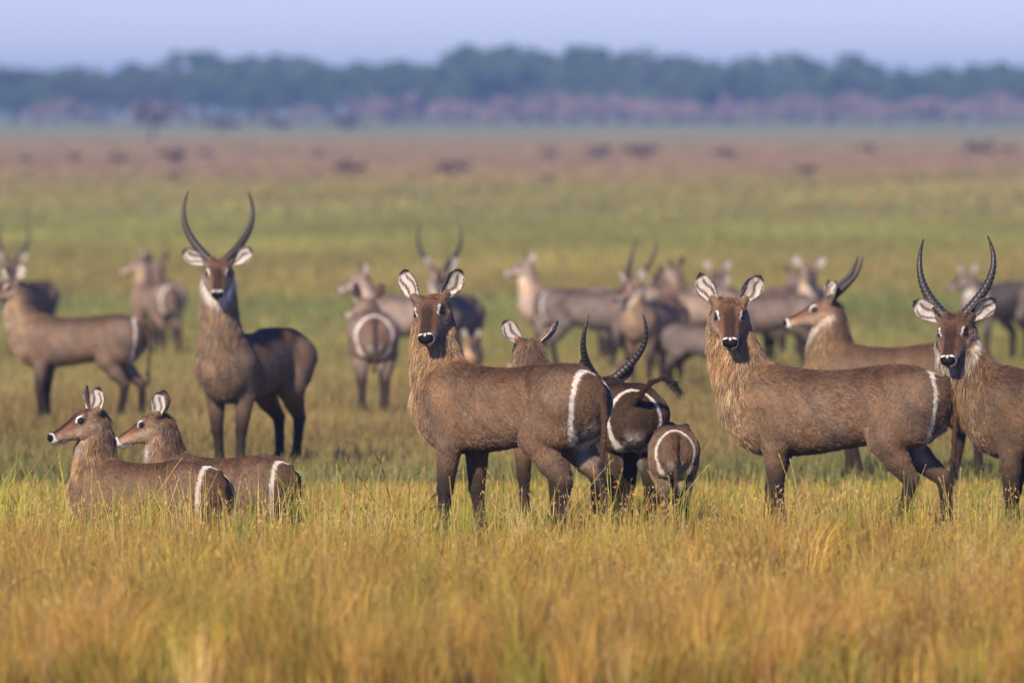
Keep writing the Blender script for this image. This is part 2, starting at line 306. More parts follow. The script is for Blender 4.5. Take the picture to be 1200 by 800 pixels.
def woods():
    dk = [tree_meshes(12, 6.2, 10 + k, (.05, .09, .03), (.15, .22, .075), .12, 30, 3000, .42) for k in range(5)]
    gr = [tree_meshes(11, 5.4, 20 + k, (.075, .075, .045), (.14, .13, .075), .15, 24, 1900, .36) for k in range(2)]
    pk = [tree_meshes(5.0, 3.4, 30 + k, (.30, .19, .17), (.50, .36, .32), .05, 22, 1500, .24) for k in range(3)]
    r_ = np.random.default_rng(3)
    # outline of the wood: photo column -> top row
    tx = [-60, 0, 25, 50, 90, 140, 200, 240, 300, 360, 420, 470, 520, 560, 590, 620, 640, 670, 700, 740, 790, 830, 880, 930, 990, 1050, 1100, 1150, 1260]
    ty = [78, 76, 72, 84, 74, 76, 78, 70, 71, 77, 69, 80, 76, 54, 51, 64, 78, 57, 60, 69, 76, 57, 70, 70, 72, 78, 80, 76, 80]
    for row, (D, n) in enumerate([(1990, 34), (1890, 40), (1800, 44)]):
        for k in range(n):
            px = -60 + (k + r_.uniform(-.35, .35) + .5) / n * 1320
            top = np.interp(px, tx, ty) + (-4, 3, 12)[row] + r_.uniform(-7, 13)
            d = D + r_.uniform(-35, 35); z = float(gz(d)); hgt = CAM_Z + (HOR - top) / FPX * d - z
            is_g = r_.uniform() < (.10 if px > 500 else .22)
            ms, h0 = (gr[r_.integers(2)], 11) if is_g else (dk[r_.integers(5)], 12)
            sz = hgt / (h0 * 1.0)
            lab, grp = (('thin greyish olive tree in the wood at the far edge of the plain', 'grey trees of the far wood') if is_g else ('dense dark green tree in the wood at the far edge of the plain', 'dark trees of the far wood'))
            place_tree('wood_tree', ms, ((px - 600) / FPX * d, d, z - .05), r_.uniform(0, 6.28), (sz * r_.uniform(.95, 1.25), sz), lab, grp)
    # dull pink thicket along the foot of the wood
    for k in range(64):
        px = -40 + (k + r_.uniform(-.4, .4) + .5) / 64 * 1280
        if px < 420 and r_.uniform() < .5: continue
        d = r_.uniform(1690, 1770); z = float(gz(d)); s = r_.uniform(.65, 1.25) * (1.05 if px > 420 else .8)
        place_tree('thicket_bush', pk[r_.integers(3)], ((px - 600) / FPX * d, d, z - .05), r_.uniform(0, 6.28), (s * 1.1, s), 'dull pink leafed thicket bush at the foot of the far wood', 'pink bushes along the far wood', 'bush')
    # lone trees and shrubs on the plain
    sap = tree_meshes(4.6, 1.35, 51, (.06, .035, .03), (.15, .07, .055), .42, 14, 900, .16)
    p = at(179, 167); place_tree('sapling', sap, p, .4, (1.35, .98), 'lone purplish sapling with bare lower stem standing on the plain', None)
    rb = tree_meshes(2.6, 1.5, 52, (.035, .04, .03), (.075, .075, .05), .02, 20, 1100, .14)
    p = at(404, 156); place_tree('round_bush', rb, p, .9, (1.25, 1.1), 'round dark bush alone before the foot of the far wood', None, 'bush')
    low = [tree_meshes(.9, .62, 60 + k, (.07, .045, .04), (.14, .09, .07), .02, 16, 700, .07) for k in range(3)]
    spots = [(138, 192, .8, 'low wide dark shrub on the pink grass belt left of the darkest shrub'), (203, 193, 1.1, 'darkest of the low shrubs, on the pink grass belt below the lone sapling'), (411, 206, 1.0, 'ragged dark shrub at the near edge of the pink grass belt'), (530, 206, 1.0, 'widest low brown shrub at the near edge of the pink grass belt'),
             (704, 186, 1.0, None), (751, 187, 1.15, None), (644, 186, .7, None), (850, 186, .8, None), (943, 207, .8, 'small shrub standing alone on the near edge of the pink belt'), (1146, 183, 1.2, None), (1182, 180, .7, None), (374, 186, .6, None), (242, 182, .5, None), (88, 188, .6, None), (1015, 180, .7, None),
             (260, 155, 1.6, None), (326, 153, 1.5, None), (798, 144, 2.4, None), (640, 212, .5, None), (30, 190, .5, None), (205, 211, .5, None)]
    for k, (px, py, s, lab) in enumerate(spots):
        p = at(px, py); kk = p.y / 480
        place_tree('low_shrub', low[k % 3], (p.x, p.y, p.z - .03), k * 1.3, (s * kk ** .5 * 1.25, s * kk ** .5), lab or 'small dark shrub dotted on the open plain', 'shrubs dotted on the plain' if not lab else 'distinct shrubs on the pink belt', 'shrub')
woods()

# ================================================================ the antelopes
def rot_head(yaw, pitch, roll):
    """columns: forward along the face, left, up"""
    R = Matrix.Rotation(yaw, 3, 'Z') @ Matrix.Rotation(-pitch, 3, 'Y') @ Matrix.Rotation(roll, 3, 'X')
    return np.array(R)
def nrm(v): v = np.asarray(v, float); return v / (np.linalg.norm(v) + 1e-12)
class Field:
    """a smooth union of tapered limbs and lofted volumes"""
    def __init__(s): s.P = []
    def cone(s, a, b, ra, rb, g, k=.05, side=None, sq=1.0):
        a, b = np.asarray(a, float), np.asarray(b, float); ab = b - a; L2 = ab @ ab + 1e-9; sd = None if side is None else nrm(side)
        def fn(X):
            v = X - a; t = np.clip((v @ ab) / L2, 0, 1); v = v - t[..., None] * ab
            q2 = (v * v).sum(-1)
            if sd is not None:
                c = v @ sd; q2 = q2 + c * c * (1 / sq ** 2 - 1)
            return (np.sqrt(q2) - (ra + (rb - ra) * t)) * min(sq, 1)
        r = max(ra, rb) * max(1, sq) + k + .02
        s.P.append((fn, np.minimum(a, b) - r, np.maximum(a, b) + r, k, g))
    def chain(s, pts, rs, g, k=.05, **kw):
        for i in range(len(pts) - 1): s.cone(pts[i], pts[i + 1], rs[i], rs[i + 1], g, k if i == 0 else .02, **kw)
    def loft(s, st, R, o, g, k=.05, sc=1.0):
        st = np.array(st, float) * sc; xs = np.linspace(st[0, 0], st[-1, 0], 90)
        def cr(y):   # monotone-ish cubic through the stations
            m = np.gradient(y, st[:, 0]); i = np.clip(np.searchsorted(st[:, 0], xs) - 1, 0, len(st) - 2); h = st[i + 1, 0] - st[i, 0]; t = (xs - st[i, 0]) / h
            return (2*t**3-3*t**2+1)*y[i] + (t**3-2*t**2+t)*h*m[i] + (-2*t**3+3*t**2)*y[i+1] + (t**3-t**2)*h*m[i+1]
        top, bot, w = cr(st[:, 1]), cr(st[:, 2]), np.maximum(cr(st[:, 3]), .01); zc, hz = (top + bot) / 2, np.maximum((top - bot) / 2, .01)
        R = np.asarray(R); o = np.asarray(o, float)
        def fn(X):
            L = (X - o) @ R; x = L[..., 0]; u = np.clip((x - xs[0]) / (xs[-1] - xs[0]) * 89, 0, 89)
            i = np.minimum(u.astype(np.int32), 88); f = u - i
            W = w[i] * (1 - f) + w[i + 1] * f; Z = zc[i] * (1 - f) + zc[i + 1] * f; H = hz[i] * (1 - f) + hz[i + 1] * f
            q = np.sqrt((L[..., 1] / W) ** 2 + ((L[..., 2] - Z) / H) ** 2)
            d = (q - 1) * np.minimum(W, H); dx = np.maximum(np.maximum(xs[0] - x, x - xs[-1]), 0)
            return np.where(dx > 0, np.sqrt(np.maximum(d, 0) ** 2 + dx ** 2), d)
        c = np.array([[x, y, z] for x in (xs[0], xs[-1]) for y in (-w.max(), w.max()) for z in (bot.min(), top.max())]) @ R.T + o
        s.P.append((fn, c.min(0) - k - .02, c.max(0) + k + .02, k, g))
    @staticmethod
    def smin(a, b, k):
        h = np.maximum(k - np.abs(a - b), 0) / k; return np.minimum(a, b) - h * h * k * .25
    def grid(s, h):
        lo = np.min([p[1] for p in s.P], 0); hi = np.max([p[2] for p in s.P], 0); n = np.ceil((hi - lo) / h).astype(int) + 1
        ax = [lo[i] + np.arange(n[i]) * h for i in range(3)]; F = np.full(n, .3)
        for fn, a, b, k, g in s.P:
            i0 = np.maximum(np.floor((a - lo) / h).astype(int), 0); i1 = np.minimum(np.ceil((b - lo) / h).astype(int) + 1, n)
            sl = tuple(slice(i0[j], i1[j]) for j in range(3))
            X = np.stack(np.meshgrid(*[ax[j][sl[j]] for j in range(3)], indexing='ij'), -1)
            F[sl] = s.smin(F[sl], fn(X), k)
        return F, lo
    def pts(s, X):
        F = np.full(len(X), .3)
        for fn, a, b, k, g in s.P:
            m = ((X > a) & (X < b)).all(1)
            if m.any(): F[m] = s.smin(F[m], fn(X[m]), k)
        return F
    def groups(s, X):
        G = {}
        for fn, a, b, k, g in s.P:
            d = np.full(len(X), .5); m = ((X > a) & (X < b)).all(1)
            if m.any(): d[m] = fn(X[m])
            G[g] = np.minimum(G.get(g, .5), d)
        return G
    def grad(s, X, e=.004):
        return np.stack([s.pts(X + e * np.eye(3)[i]) - s.pts(X - e * np.eye(3)[i]) for i in range(3)], -1) / (2 * e)
    def project(s, X, it=2, mx=.01):
        for _ in range(it):
            f = s.pts(X); g = s.grad(X); st = f[:, None] * g / ((g * g).sum(1)[:, None] + 1e-6); l = np.linalg.norm(st, axis=1)[:, None]
            X = X - st * np.minimum(1, mx / (l + 1e-9))
        return X
def surface_nets(F, lo, h):
    S = F < 0; n = np.array(F.shape) - 1
    cnt = sum(S[i:n[0] + i, j:n[1] + j, k:n[2] + k].astype(np.int8) for i in (0, 1) for j in (0, 1) for k in (0, 1))
    act = (cnt > 0) & (cnt < 8); idx = np.full(act.shape, -1, np.int64); c = np.argwhere(act); idx[act] = np.arange(len(c))
    acc = np.zeros((len(c), 3)); num = np.zeros(len(c))
    cor = [(i, j, k) for i in (0, 1) for j in (0, 1) for k in (0, 1)]
    val = {q: F[c[:, 0] + q[0], c[:, 1] + q[1], c[:, 2] + q[2]] for q in cor}
    for q in cor:
        for a in range(3):
            if q[a] == 0:
                r = tuple(q[b] + (1 if b == a else 0) for b in range(3)); v0, v1 = val[q], val[r]; m = (v0 < 0) != (v1 < 0)
                t = v0[m] / (v0[m] - v1[m]); p = np.tile(np.array(q, float), (m.sum(), 1)); p[:, a] += t; acc[m] += p; num[m] += 1
    V = lo + (c + acc / num[:, None]) * h; Q = []
    for a in range(3):
        b, d = (a + 1) % 3, (a + 2) % 3
        s0 = [slice(None)] * 3; s1 = [slice(None)] * 3; s0[a] = slice(0, -1); s1[a] = slice(1, None)
        A, B = S[tuple(s0)], S[tuple(s1)]; e = np.argwhere(A != B)
        e = e[(e[:, b] > 0) & (e[:, d] > 0) & (e[:, b] < n[b]) & (e[:, d] < n[d])]
        fl = A[e[:, 0], e[:, 1], e[:, 2]]
        def cell(ob, od):
            z = e.copy(); z[:, b] -= ob; z[:, d] -= od; return idx[z[:, 0], z[:, 1], z[:, 2]]
        q = np.stack([cell(1, 1), cell(0, 1), cell(0, 0), cell(1, 0)], -1); q[~fl] = q[~fl][:, ::-1]; Q.append(q)
    return V, np.concatenate(Q)
def subdivide(V, Q, sel):
    """split the chosen quads in four"""
    q = Q[sel]; E = np.concatenate([q[:, [i, (i + 1) % 4]] for i in range(4)]); E.sort(1)
    u, inv = np.unique(E, axis=0, return_inverse=True); inv = inv.ravel(); n0 = len(V); m = len(q)
    mid = (V[u[:, 0]] + V[u[:, 1]]) / 2; cen = V[q].mean(1); V2 = np.concatenate([V, mid, cen])
    e = [n0 + inv[i * m:(i + 1) * m] for i in range(4)]; c = n0 + len(u) + np.arange(m)
    nq = [np.stack([q[:, i], e[i], c, e[i - 1]], -1) for i in range(4)]
    return V2, np.concatenate([Q[~sel]] + nq)

TORSO = [(-.735, .96, .88, .04), (-.71, 1.035, .79, .11), (-.655, 1.095, .73, .16), (-.56, 1.145, .70, .195), (-.42, 1.175, .69, .205), (-.25, 1.17, .672, .208), (-.05, 1.143, .638, .228),
         (.15, 1.138, .608, .235), (.33, 1.158, .595, .222), (.48, 1.185, .61, .192), (.60, 1.13, .655, .162), (.70, 1.04, .73, .122), (.75, .97, .82, .06)]
HEAD = [(-.05, .02, -.08, .05), (-.01, .05, -.105, .084), (.05, .076, -.120, .097), (.10, .070, -.118, .097), (.15, .052, -.108, .081), (.20, .036, -.096, .066), (.25, .022, -.088, .057),
        (.30, .012, -.083, .054), (.335, .004, -.078, .050), (.352, -.006, -.066, .041), (.364, -.018, -.050, .020)]
def ear_mesh(base, d, op, L=.205, W=.064, nu=22, nv=19, seed=0):
    """a cupped leaf-shaped ear: base, direction along it, direction it opens to"""
    d = nrm(d); op = nrm(np.asarray(op) - d * (np.asarray(op) @ d)); s = np.cross(d, op)
    u = np.linspace(0, 1, nu)[:, None]; v = np.linspace(-1, 1, nv)[None]
    w = W * np.interp(u, [0, .12, .3, .5, .7, .85, .95, 1], [.38, .52, .82, 1, .97, .74, .42, .06])
    x = w * np.sin(v * 1.35) / np.sin(1.35); cup = (.52 * w * (v * v - .55)) * np.interp(u, [0, .3, 1], [1.5, 1.1, .5])
    ins = base + (u * L)[..., None] * d + x[..., None] * s + (cup + .012 * np.sin(u * 3.1))[..., None] * op
    outs = ins - op * .006 - (v[..., None] * .003) * s
    V = np.concatenate([ins.reshape(-1, 3), outs.reshape(-1, 3)]); n = nu * nv
    i = (np.arange(nu - 1)[:, None] * nv + np.arange(nv - 1)[None]).ravel()
    F = [np.stack([i, i + nv, i + nv + 1, i + 1], -1), n + np.stack([i, i + 1, i + nv + 1, i + nv], -1)]
    rim = np.concatenate([np.arange(nu) * nv, (nu - 1) * nv + np.arange(1, nv), np.arange(nu - 2, -1, -1) * nv + nv - 1])
    F.append(np.stack([rim[:-1], n + rim[:-1], n + rim[1:], rim[1:]], -1))
    U, VV = np.broadcast_to(u, (nu, nv)).ravel(), np.broadcast_to(v, (nu, nv)).ravel()
    white = np.array([.70, .63, .56]); br = np.array([.17, .11, .075]); dk = np.array([.02, .014, .012])
    st = np.clip(np.sin(VV * 9 + 1.5 * np.sin(U * 8 + seed)) * 2.0 - .35, 0, 1) * ss(.12, .3, U) * (1 - ss(.78, .9, U)) * .88
    ci = white[None] * (1 - st[:, None]) + np.array([.10, .07, .06]) * st[:, None]
    e = np.clip(ss(.84, .97, np.abs(VV)) * ss(.1, .4, U) * .8 + ss(.88, .95, U), 0, 1)[:, None]; ci = ci * (1 - e) + (br * .5) * e
    t = ss(.85, .94, U)[:, None]; ci = ci * (1 - t) + dk * t
    co = br[None] * (1 - t) + dk * t
    return V, np.concatenate(F), np.concatenate([ci, co]), d
def horn_mesh(side, R, o, sc, L, spread, n=96):
    t = np.linspace(0, 1, n)[:, None]
    P = [np.array(p) * np.array([1, side, 1]) for p in ((-.005, .044, .045), (-.15 * L, .05 + .17 * spread, .11 * L + .05), (-.36 * L, .055 + .27 * spread, .20 * L), (-.46 * L, .03 + .20 * spread, .42 * L))]
    c = (1 - t) ** 3 * P[0] + 3 * t * (1 - t) ** 2 * P[1] + 3 * t * t * (1 - t) * P[2] + t ** 3 * P[3]
    tt = t[:, 0]; rad = .034 * (1 - tt) ** .65 + .003
    rad = rad * (1 + .12 * np.where(tt < .8, np.abs(((tt ** .85 * 17) % 1) - .5) * 2 - .5, 0) * ss(.85, .6, tt))
    V, F = tube(c, rad, 12); V = V * sc @ R.T + o
    col = np.array([.028, .022, .02])[None] * (1.1 + .6 * np.sin(np.repeat(tt ** .85, 12) * 17 * 6.283))[:, None] + .006
    return V, F, col

def waterbuck(label, px, py, heading, s=1.0, sex='f', head=(.66, 0, 1.53), yaw=270, pitch=-27, roll=0, lie=0.0, legs=None, tail=None, res=.012, fur=0,
              horn=(1.0, 1.0), ears=None, grey=0.0, group='antelopes of the far herd', dark=1.0, calf=False, neck=1.0, seed=0, collar=.45):
    """one standing (or lying) antelope: skin as one surface grown round its skeleton, horns, eyes and coat as parts"""
    hd = math.radians(heading); loc = at(px, py); f = Field(); A = lambda *v: np.array(v, float) * s
    dz = -lie; bull = sex == 'm'
    sh = np.array([0, 0, dz]) * s
    vr = np.random.default_rng(900 + seed); bw, bd_ = vr.normal(1, .035), vr.normal(0, .012); neck = neck * vr.normal(1, .04)
    tor = [(x, t, b - bd_, w * bw * (1.04 if bull else 1) * (.88 if calf else 1)) for x, t, b, w in TORSO]
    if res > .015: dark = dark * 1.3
    f.loft(tor, np.eye(3), sh, 'torso', .06, s)
    f.cone(A(.60, 0, .88 + dz), A(.52, 0, .80 + dz), .15 * s, .17 * s, 'torso', .1)
    for sd in (-1, 1):
        f.cone(A(-.56, sd * .085, .94 + dz), A(-.50, sd * .105, .78 + dz), .12 * s, .13 * s, 'torso', .05)
        f.cone(A(.50, sd * .105, 1.02 + dz), A(.56, sd * .11, .80 + dz), .105 * s, .10 * s, 'torso', .04)
        f.cone(A(-.33, sd * .10, 1.08 + dz), A(-.45, sd * .09, 1.08 + dz), .09 * s, .09 * s, 'torso', .04)
    hp = np.array(head) * s + 0; R = rot_head(math.radians(yaw) - hd, math.radians(pitch), math.radians(roll)); hs = s * (1.06 if not calf else 1.2)
    if bull: hs *= 1.02
    # neck
    n0 = A(.55, 0, .92 + dz); n2 = hp + R @ (np.array([-.005, 0, -.045]) * hs); n1 = np.array([max(n0[0] * .35 + n2[0] * .65, n2[0] + .01 * s) if n2[2] > 1.2 * s + dz * s else (n0[0] + n2[0]) / 2, n2[1] * .55, n0[2] * .45 + n2[2] * .55])
    ts = np.linspace(0, 1, 7)[:, None]; nc = (1 - ts) ** 2 * n0 + 2 * ts * (1 - ts) * n1 + ts ** 2 * n2
    nr = np.interp(ts[:, 0], [0, .35, .7, 1], [.190, .165, .130, .106]) * s * (1.08 if bull else 1) * neck * (.8 if calf else 1)
    for i in range(6): f.cone(nc[i], nc[i + 1], nr[i], nr[i + 1], 'neck', .07 if i == 0 else .03, side=(0, 1, 0) if i < 4 else None, sq=.84 if i < 4 else 1)
    # head
    f.loft(HEAD, R, hp, 'head', .035, hs)
    hpnt = lambda *v: hp + R @ (np.array(v, float) * hs)
    for sd in (-1, 1):
        f.cone(hpnt(.080, sd * .062, .046), hpnt(.128, sd * .058, .042), .024 * hs, .016 * hs, 'head', .02)
        f.cone(hpnt(.05, sd * .064, -.05), hpnt(.12, sd * .052, -.065), .045 * hs, .035 * hs, 'head', .03)
        f.cone(hpnt(.338, sd * .026, -.012), hpnt(.350, sd * .022, -.024), .021 * hs, .017 * hs, 'head', .012)
        f.cone(hpnt(-.01, sd * .07, .03), hpnt(-.03, sd * .098, .055), .034 * hs, .026 * hs, 'head', .03)
        if bull: f.cone(hpnt(.01, sd * .036, .04), hpnt(-.01, sd * .05, .065), .034 * hs, .03 * hs, 'head', .02)
    f.cone(hpnt(.27, 0, -.072), hpnt(.325, 0, -.068), .028 * hs, .022 * hs, 'head', .02)
    # legs
    lg = {'fl': 0, 'fr': 0, 'hl': 0, 'hr': 0}; lg.update(legs or {})
    kt = .92 if calf else 1.0
    if lie < .2:
        for sd, nm in ((1, 'l'), (-1, 'r')):
            dx = lg['f' + nm]; y = sd * (.125 if not calf else .1)
            f.chain([A(.47, y * .95, .90), A(.41, y * 1.1, .64), A(.43 + .5 * dx, y, .36), A(.425 + .75 * dx, y * .97, .24), A(.42 + dx, y * .95, .115), A(.455 + dx, y * .95, .035)],
                    [x * s * kt for x in (.135, .080, .047, .035, .039, .039)], 'leg', .06)
            dx = lg['h' + nm]; y = sd * (.13 if not calf else .105)
            f.chain([A(-.49, y * .85, .93), A(-.36 + .15 * dx, y * 1.15, .70), A(-.47 + .4 * dx, y * 1.08, .56), A(-.605 + .65 * dx, y, .43), A(-.60 + .85 * dx, y * .98, .27), A(-.585 + dx, y * .96, .115), A(-.55 + dx, y * .96, .035)],
                    [x * s * kt for x in (.19, .125, .080, .050, .036, .040, .040)], 'leg', .06)
    else:
        for sd in (-1, 1):
            f.chain([A(.47, sd * .12, .90 + dz), A(.36, sd * .16, .66 + dz), A(.62, sd * .15, .60 + dz), A(.40, sd * .13, .545 + dz)], [x * s for x in (.14, .09, .058, .045)], 'leg', .05)
            f.chain([A(-.49, sd * .12, .90 + dz), A(-.20, sd * .22, .72 + dz), A(-.56, sd * .22, .585 + dz), A(-.22, sd * .25, .55 + dz)], [x * s for x in (.2, .15, .065, .045)], 'leg', .06)
    # tail
    tp = tail or [(-.70, 0, 1.08), (-.745, 0, 1.0), (-.765, 0, .84), (-.755, 0, .68), (-.75, 0, .55), (-.75, 0, .44)]
    tr = (.032, .021, .015, .013, .017, .006)
    f.chain([A(*p) + sh for p in tp], [r * s for r in tr], 'tail', .03)
    F, lo = f.grid(res); V, Q = surface_nets(F, lo, res); V = f.project(V, 1, res)
    hl = (V - hp) @ R / hs
    if res < .013:
        qc = hl[Q].mean(1); sel = (qc[:, 0] > -.06) & (qc[:, 0] < .4) & (np.abs(qc[:, 1]) < .15) & (np.abs(qc[:, 2] + .03) < .13)
        V, Q = subdivide(V, Q, sel); V = f.project(V, 2, res); hl = (V - hp) @ R / hs
    Nn = f.grad(V); Nn /= np.linalg.norm(Nn, axis=1)[:, None] + 1e-9
    G = f.groups(V); gk = list(G); W = np.exp(-np.stack([G[g] for g in gk], -1) / (.018)); W /= W.sum(1, keepdims=True); W2 = np.exp(-np.stack([G[g] for g in gk], -1) / .05); W2 /= W2.sum(1, keepdims=True); wn2 = W2[:, gk.index('neck')][:, None]; w = {g: W[:, i:i + 1] for i, g in enumerate(gk)}
    # ---- coat colours with some body shading painted in (in the animal's own frame)
    p = V / s; x, y, z = p[:, 0], p[:, 1], p[:, 2] - dz; c1 = lambda v: np.asarray(v)[:, None]
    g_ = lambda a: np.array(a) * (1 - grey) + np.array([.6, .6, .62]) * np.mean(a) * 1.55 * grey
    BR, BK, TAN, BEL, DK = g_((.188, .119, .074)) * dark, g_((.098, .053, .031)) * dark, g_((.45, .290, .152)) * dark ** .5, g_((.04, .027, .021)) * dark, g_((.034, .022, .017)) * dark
    WH = np.array([.80, .76, .70]); BLK = np.array([.010, .009, .009])
    if bull: BR = BR * .86; TAN = TAN * .56 + BR * .25
    mot = 1 + .17 * wob(x * 1.3 + seed, z * 1.1 + y, .13, seed) + .10 * wob(x, z + y, .045, 2 + seed)
    lerp = lambda C, col, m: C * (1 - c1(m)) + np.asarray(col) * c1(m)
    blobs = np.clip(ss(.25, .05, np.hypot(x + .44, (z - .86) * .8)) + .6 * ss(.2, .04, np.hypot(x - .36, (z - .72) * .7)), 0, 1)  # darker haunch and shoulder: body shading painted into the coat colour
    C = np.tile(BR, (len(V), 1)); C = lerp(C, BR * 1.22, ss(.70, .80, z) * (1 - ss(.88, 1.0, z)) * .8); C = lerp(C, BK, ss(.98, 1.15, z)); C = lerp(C, BK * 1.2, blobs * .55); C = lerp(C, BEL, ss(.66, .585, z) * (1 - ss(.5, .62, np.abs(x))))  # mid flank lightened as painted shading; dark back and belly are coat
    C = lerp(C, TAN * .75 + BR * .3, ss(.42, .70, x) * (1 - ss(1.02, 1.12, z)) * .55)
    leg = lerp(np.tile(BR * 1.0, (len(V), 1)), DK, 1 - ss(.34, .66, z) if lie < .2 else 0 * z)
    inner = ss(.105, .06, np.abs(y)) * ss(.48, .58, z) * (1 - ss(.76, .86, z)) * ss(-.44, -.52, x)
    leg = lerp(leg, WH * .7, inner * .3)
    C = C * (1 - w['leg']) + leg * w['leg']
    # white ring round the rump
    vx, vy, vz = x + .30, y, z - .90; a_ = np.arctan2(np.abs(vy), -vx); b_ = np.arctan2(vz, -vx)
    e = np.sqrt((a_ / .515) ** 2 + (b_ / np.where(vz > 0, .69, .92)) ** 2); back = ss(-.06, -.14, vx)
    th = (.072 + .11 * ss(.84, .66, z)) * (1 + .40 * wob(y, z, .025, seed)); ring = ss(th * 1.35, th * .7, np.abs(e - 1)) * back * ss(.60, .69, z)
    ring = ring * np.where(z < .62, ss(.20, .12, np.abs(y)), 1)
    tw = w['tail'][:, 0]
    C = lerp(C, BK * 1.15, ss(.95, .8, e) * back * .6)
    C = lerp(C, np.array([.68, .62, .54]), np.clip(ring, 0, 1) * (1 - tw)); C = lerp(C, WH * .8, inner * (1 - tw) * .45 * ss(-.52, -.6, x) * ss(.62, .70, z))
    tz = ss(.62, .5, z) if tail is None else ss(.12, .16, np.linalg.norm(p - (np.array(tp[3]) + np.array([0, 0, dz])), axis=1)) * 0 + ss(.17, .08, np.linalg.norm(p - (np.array(tp[5]) + np.array([0, 0, dz])), axis=1))
    C = C * (1 - w['tail']) + lerp(np.tile(BK * .8, (len(V), 1)), BLK * 2, tz) * w['tail']
    # neck: golden front, browner nape
    fr = nrm(nc[-1] - nc[1]); fdir = nrm(np.array([1, 0, 0.]) - fr * fr[0]); fd = 0.5 * (Nn @ fdir) + .5 * (Nn @ nrm(R[:, 0] - fr * (R[:, 0] @ fr)))
    nk = lerp(np.tile(BR * 1.05, (len(V), 1)), TAN, ss(-.55, .35, fd)); nk = lerp(nk, BK, ss(-.55, -.9, fd) * .7)
    C = C * (1 - (w['neck'] + wn2) / 2) + nk * (w['neck'] + wn2) / 2
    # head
    hx, hy, hz = hl[:, 0], np.abs(hl[:, 1]), hl[:, 2]
    FO = g_((.145, .077, .047)) * dark; NB = g_((.034, .018, .013)) * dark; CK = g_((.40, .29, .205)) * dark ** .5
    H = np.tile(FO, (len(V), 1)); H = lerp(H, NB, (ss(.06, .15, hx) * .85) * ss(.052, .024, hy) * ss(-.04, 0., hz))
    H = lerp(H, CK, np.clip(ss(.01, -.05, hz) * .8 + ss(.055, .085, hy) * ss(.20, .10, hx) * .25, 0, .85)); H = lerp(H, g_((.30, .135, .06)) * dark, ss(.16, .22, hx) * ss(.025, .045, hy) * (1 - ss(.27, .3, hx)) * .5)
    blob = lambda cx, cyy, cz, rx, ry, rz: ss(1.15, .75, np.sqrt(((hx - cx) / rx) ** 2 + ((hy - cyy) / ry) ** 2 + ((hz - cz) / rz) ** 2))
    re = np.sqrt((hx - .114) ** 2 + ((hy - .080) * .8) ** 2 + (hz - .020) ** 2); fu = (hx - .114) * .55 + (hz - .020) * .85
    H = lerp(H, BLK * 3, ss(.030, .024, re)); H = lerp(H, WH, ss(.0075, .0035, np.abs(re - .0345)) * ss(.012, .024, fu) * ss(.094, .080, hy) * .95)
    H = lerp(H, BK * .7, blob(.0, .0, .075, .06, .06, .03) * .6)
    H = lerp(H, CK * 1.1, ss(.12, .20, hx) * (1 - ss(.30, .32, hx)) * ss(-.0, -.05, hz) * .8)
    muz = .82 * ss(.324, .336, hx + .65 * np.maximum(0, -.035 - hz)); H = lerp(H, WH, muz); H = lerp(H, WH * .8, blob(.29, 0, -.10, .04, .036, .022))
    nw = np.interp(hz, [-.055, -.044, -.031, -.014, .0, .010], [.004, .020, .037, .044, .038, .0]); nw = nw + np.maximum(0, hx - .340) * 1.6 * ss(-.048, -.038, hz); nose = ss(.005, -.003, hy - nw) * ss(.322, .330, hx) * (1 - ss(-.006, .004, hz) * ss(.010, .004, hy)); H = lerp(H, BLK, nose)
    H = lerp(H, BLK * 3, ss(.005, .003, np.abs(hz + .068 + .12 * (hx - .33))) * ss(.27, .285, hx) * .8)
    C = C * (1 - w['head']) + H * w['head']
    # pale throat patch
    hw = np.clip(w['neck'][:, 0] + w['head'][:, 0], 0, 1)
    if bull: bib = ss(.036, .02, np.abs(hz + .150 - .75 * np.maximum(0, hy - .045) + .2 * (hx - .1)) - .025 * ss(.06, .02, hy)) * ss(-.05, .0, hx) * (1 - ss(.20, .26, hx)) * collar
    else: bib = ss(1.2, .7, np.sqrt(((hx - .06) / .12) ** 2 + (hy / .095) ** 2 + ((hz + .185) / .085) ** 2)) * .85
    C = lerp(C, WH * .92, bib * hw)
    if z.min() < .1 and lie < .2: C = lerp(C, BLK * 2, ss(.075, .055, z))
    C = C * c1(mot) * (1 + c1(.10 * wob(x + 3, z - y, .17, 5 + seed)) * np.array([[.7, 0, -.9]]))
    nb = len(V); FD = -np.array([1., 0, .55])[None] * w['torso'] + np.array([-.15, 0, -1.]) * (w['leg'] + w['tail']) + (np.array([0, 0, -1.]) + fdir * .15 - .25 * fr) * w['neck'] - R[:, 0] * w['head'] * 1.2
    LEN = (.024 * w['torso'] + .015 * w['leg'] + .068 * w['neck'] + .010 * w['head'] + (.014 + .06 * c1(tz)) * w['tail'])[:, 0] * s
    LEN = LEN * (1 + .5 * ss(.5, .68, x) * ss(1.12, .95, z) * (1 - w['leg'][:, 0]))
    LEN = LEN * (1 + .9 * ss(.64, .57, z) * (w['torso'][:, 0])); LEN[hl[:, 0] * (w['head'][:, 0] > .5) > .29] = 0
    LIFT = (.42 * w['torso'] + .35 * w['leg'] + .40 * w['neck'] + .35 * w['head'] + .5 * w['tail'])[:, 0]
    # ears
    QS = [Q]; VS = [V]; CS = [C]; FS = [FD]; LS = [LEN]; IS = [LIFT]; NS = [Nn]; off = len(V); ED = ears or [((-.36, .52, .78), (.85, .35, .35)), ((-.36, -.52, .78), (.85, -.35, .35))]
